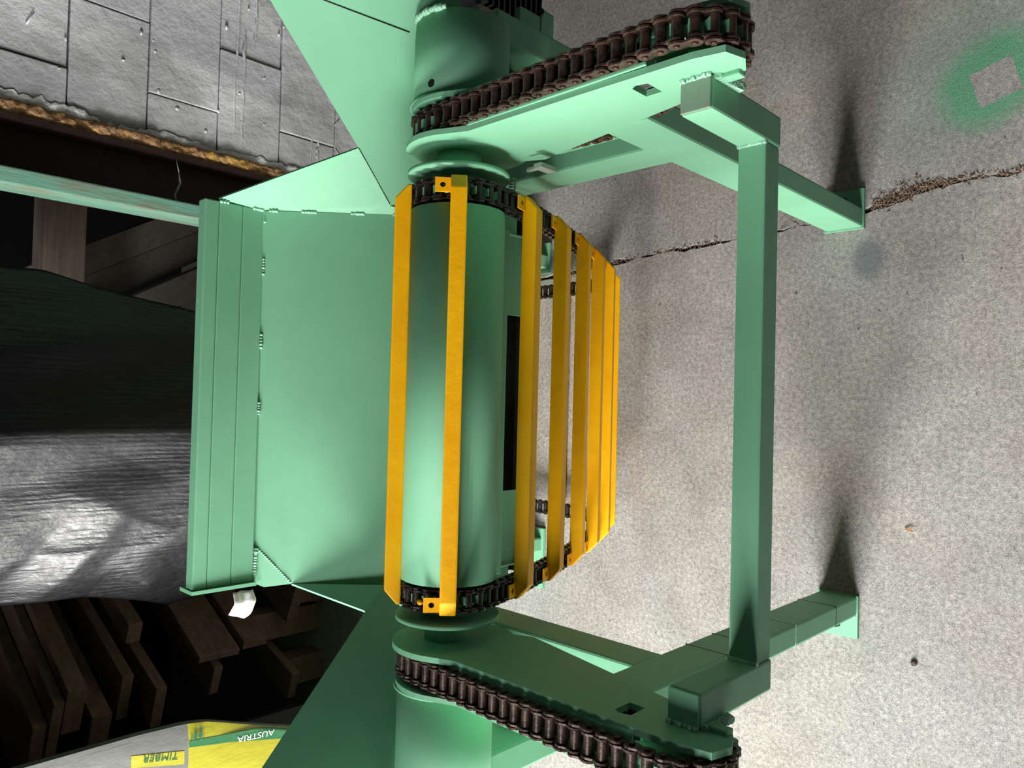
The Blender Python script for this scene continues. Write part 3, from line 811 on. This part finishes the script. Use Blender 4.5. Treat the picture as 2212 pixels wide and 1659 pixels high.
# right wing
a_, b_, c_ = Vector((.320, 1.220, 1.090)), Vector((.316, 1.220, 1.008)), Vector((.314, 1.020, .823))
e_, d_, h_ = Vector((.326, 1.050, .870)), Vector((.401, 1.033, .948)), Vector((.559, 1.000, 1.126))
hx = d_ + (h_ - d_) * 1.75
nplate([a_, b_, c_, e_, d_], .004, 'wing_plate', lab='right inner wing plate of the hopper')
def onB(x, z, p0, n_): return Vector((x, p0.y - (n_[0] * (x - p0.x) + n_[2] * (z - p0.z)) / n_[1], z))
nB = (-.5, -.8, .3)
low = [onB(x, z, e_, nB) for x, z in ((.80, 1.15), (.72, .95), (.60, .87), (.45, .835), (.335, .850))]
nplate([e_, d_, hx] + low, .004, 'wing_plate', lab='right outer wing plate of the hopper')
nv = Vector(nB).normalized() * .0004
k = MB(); k.cyl(Vector((.5871, 1.0057, 1.1873)) + nv, Vector((.5607, .9273, .9341)) + nv, .0008, 6)
k.build('seam', 'chain_black', root)
k = MB(); k.cyl(d_ + nv, Vector((.3289, 1.0488, .8717)) + nv, .0006, 6); k.build('seam', 'chain_black', root)
# left wing
e2, d2, h2 = Vector((-.316, 1.050, .862)), Vector((-.3512, 1.0424, .9005)), Vector((-.5293, 1.0052, 1.098))
hx2 = d2 + (h2 - d2) * 1.9
nplate([Vector((-.3225, 1.180, .958)), Vector((-.321, 1.056, .842)), e2, d2], .004, 'wing_plate', lab='left inner wing plate of the hopper')
nB2 = (.5, -.8, .3)
low2 = [onB(x, z, e2, nB2) for x, z in ((-.85, 1.15), (-.80, .95), (-.60, .87), (-.45, .835), (-.325, .848))]
nplate([e2, d2, hx2] + low2, .004, 'wing_plate', lab='left outer wing plate of the hopper')
# weld beads along the inside corners
def bead(p, q, r=.0045, name='weld_bead'):
    p = Vector(p); q = Vector(q); L = (q - p).length; n_ = max(3, int(L / .0045)); k = MB(); rw = random.Random(int(L * 1e5))
    for i in range(n_):
        c = p.lerp(q, (i + .5) / n_); bm = bmesh.new(); bmesh.ops.create_icosphere(bm, subdivisions=1, radius=r * rw.uniform(.75, 1.15))
        k.add([c + v.co for v in bm.verts], [[v.index for v in f.verts] for f in bm.faces], True); bm.free()
    k.build(name, 'weld_paint', root)
def onback(t_, side): # along the back plate corner, t 0 (top) .. 1 (bottom)
    return (Vector((.316, 1.216, 1.008)).lerp(Vector((.314, 1.045, .846)), t_))
for t0, t1 in ((.02, .09), (.26, .37), (.62, .72), (.93, .98)): bead(onback(t0, 1), onback(t1, 1), .0036)
bead((.3165, 1.218, 1.089), (.3165, 1.218, 1.072), .0032); bead((.3165, 1.218, 1.030), (.3165, 1.218, 1.012), .004)
for x0, x1 in ((.295, .307), (.235, .205), (.105, .078), (-.012, -.035)): bead((x0, 1.2185, 1.008), (x1, 1.2185, 1.008), .0030)
bead((-.262, 1.2215, 1.003), (-.322, 1.222, 1.006), .0042); bead((-.262, 1.2215, 1.002), (-.321, 1.180, .958), .0022)
# lower cross housing under the drum
k = MB(); k.box((-.318, 1.00, .60), (.345, 1.01, .80)); k.box((-.318, .955, .60), (.345, 1.01, .604)); k.build('housing_back', 'dark_hole', root)  # near-black colour stands in for the shade inside the housing
for x0, x1, xa in ((.154, .298, .345), (-.292, -.160, -.318)):
    a, b = min(x0, x1), max(x0, x1)
    s_ = 1 if x0 > 0 else -1
    zi, zo = .622, .645
    poly = [(a, .952, .74), (b, .952, .74), (b, .952, zo if s_ > 0 else zi), (a, .952, zi if s_ > 0 else zo)]
    k = MB(); k.poly_prism(poly, (0, .004, 0)); k.build('housing_panel', G, root)
    # folded lip and end flange
    xe0, xe1 = (b, xa) if s_ > 0 else (xa, a)
    k = MB(); k.poly_prism([(xe0, .966, .75), (xe1, .966, .75), (xe1, .966, .645), (xe0, .966, .645)], (0, .004, 0)); k.build('housing_flange', G, root)
    k = MB(); p = Vector((a, .9505, zi if s_ > 0 else zo)); q = Vector((b, .9505, zo if s_ > 0 else zi)); k.cyl(p, q, .0026, 8); k.build('housing_lip', G, root)
    k = MB(); xb = x1 if s_ > 0 else x0; k.cyl((b if s_ > 0 else a, .9505, .74), (b if s_ > 0 else a, .9505, .646), .0024, 8); k.build('housing_lip', G, root)
k = MB(); k.rbox((-.300, .930, .700), (.300, .938, .735), .002); k.build('scraper_bar', G, root)
# motor with cooling fins behind the right post
k = MB(); k.rbox((.70, .98, .585), (.92, 1.12, .74), .012); mo = k.build('motor', 'black_motor', root); mo['label'] = 'black finned electric motor'
for q in range(11):
    z = .592 + q * .014; k = MB(); k.box((.702, .966, z), (.918, .982, z + .004)); k.build('cooling_fin', 'black_motor', mo)
k = MB(); k.rbox((.600, .962, .600), (.725, .984, .655), .002); k.build('motor_mount', G, root)
k = MB(); k.rbox((.680, .985, .535), (.760, 1.06, .583), .003); k.build('motor_bracket', G, root)
k = MB(); k.cyl((.735, .98, .585), (.735, .96, .60), .006, 10); k.build('cable_gland', 'black_motor', mo)
# short chain from motor to pipe
k = MB(); hp = [(0, .905 + .01 * q, .775 - .0235 * q) for q in range(7)]
for p in hp: k.cyl((.540, p[1], p[2]), (.572, p[1], p[2]), .0036, 7)
mc = k.build('motor_chain', 'chain_black', root)
for i, (a, b) in enumerate(zip(hp, hp[1:])):
    link('chain_link', (in_k, out_k)[i % 2], (.556, (a[1] + b[1]) / 2, (a[2] + b[2]) / 2), mc, (math.atan2(b[2] - a[2], b[1] - a[1]), 0, 0))
# chain tensioner bits under the right arm
k = MB(); k.rbox((.352, .764, .772), (.360, .780, .806), .001); ab = k.build('adjuster_lug', 'steel_grey', root)
k = MB(); k.cyl((.356, .765, .795), (.356, .800, .797), .0035, 10); k.build('adjuster_bolt', 'steel_grey', ab)
k = MB(); turns = 7
for q in range(turns * 10):
    def sp(i):
        a = 2 * PI * i / 10; return Vector((.352 - .026 * i / (turns * 10), .838 + .005 * math.cos(a) + .014 * i / (turns * 10), .790 + .005 * math.sin(a) - .012 * i / (turns * 10)))
    k.cyl(sp(q), sp(q + 1), .0011, 5)
k.build('tension_spring', 'steel_grey', root)

# bits on the floor
k = MB(); k.grid(6, 3, lambda u, v: Vector((-.237 + (v - .5) * .006 * math.sin(PI * u) + .004 * u, .483 + (u - .5) * .018, .002 + .004 * abs(v - .5) + .002 * math.sin(u * 5))))
ob = k.build('dry_leaf', 'leaf_brown', fix=False); ob.modifiers.new('thickness', 'SOLIDIFY').thickness = .0006
tag(ob, 'tiny curled brown leaf on the concrete in front of the bar', 'leaf')
k = MB(); bm = bmesh.new(); bmesh.ops.create_icosphere(bm, subdivisions=2, radius=1); rk = random.Random(4)
k.add([(-.495 + v.co.x * .006 * rk.uniform(.7, 1.2), .471 + v.co.y * .007 * rk.uniform(.7, 1.2), .003 + v.co.z * .0035) for v in bm.verts], [[v.index for v in f.verts] for f in bm.faces]); bm.free()
tag(k.build('dirt_crumb', 'crack_dirt'), 'small dark dirt crumb on the concrete near the left foot', 'dirt')
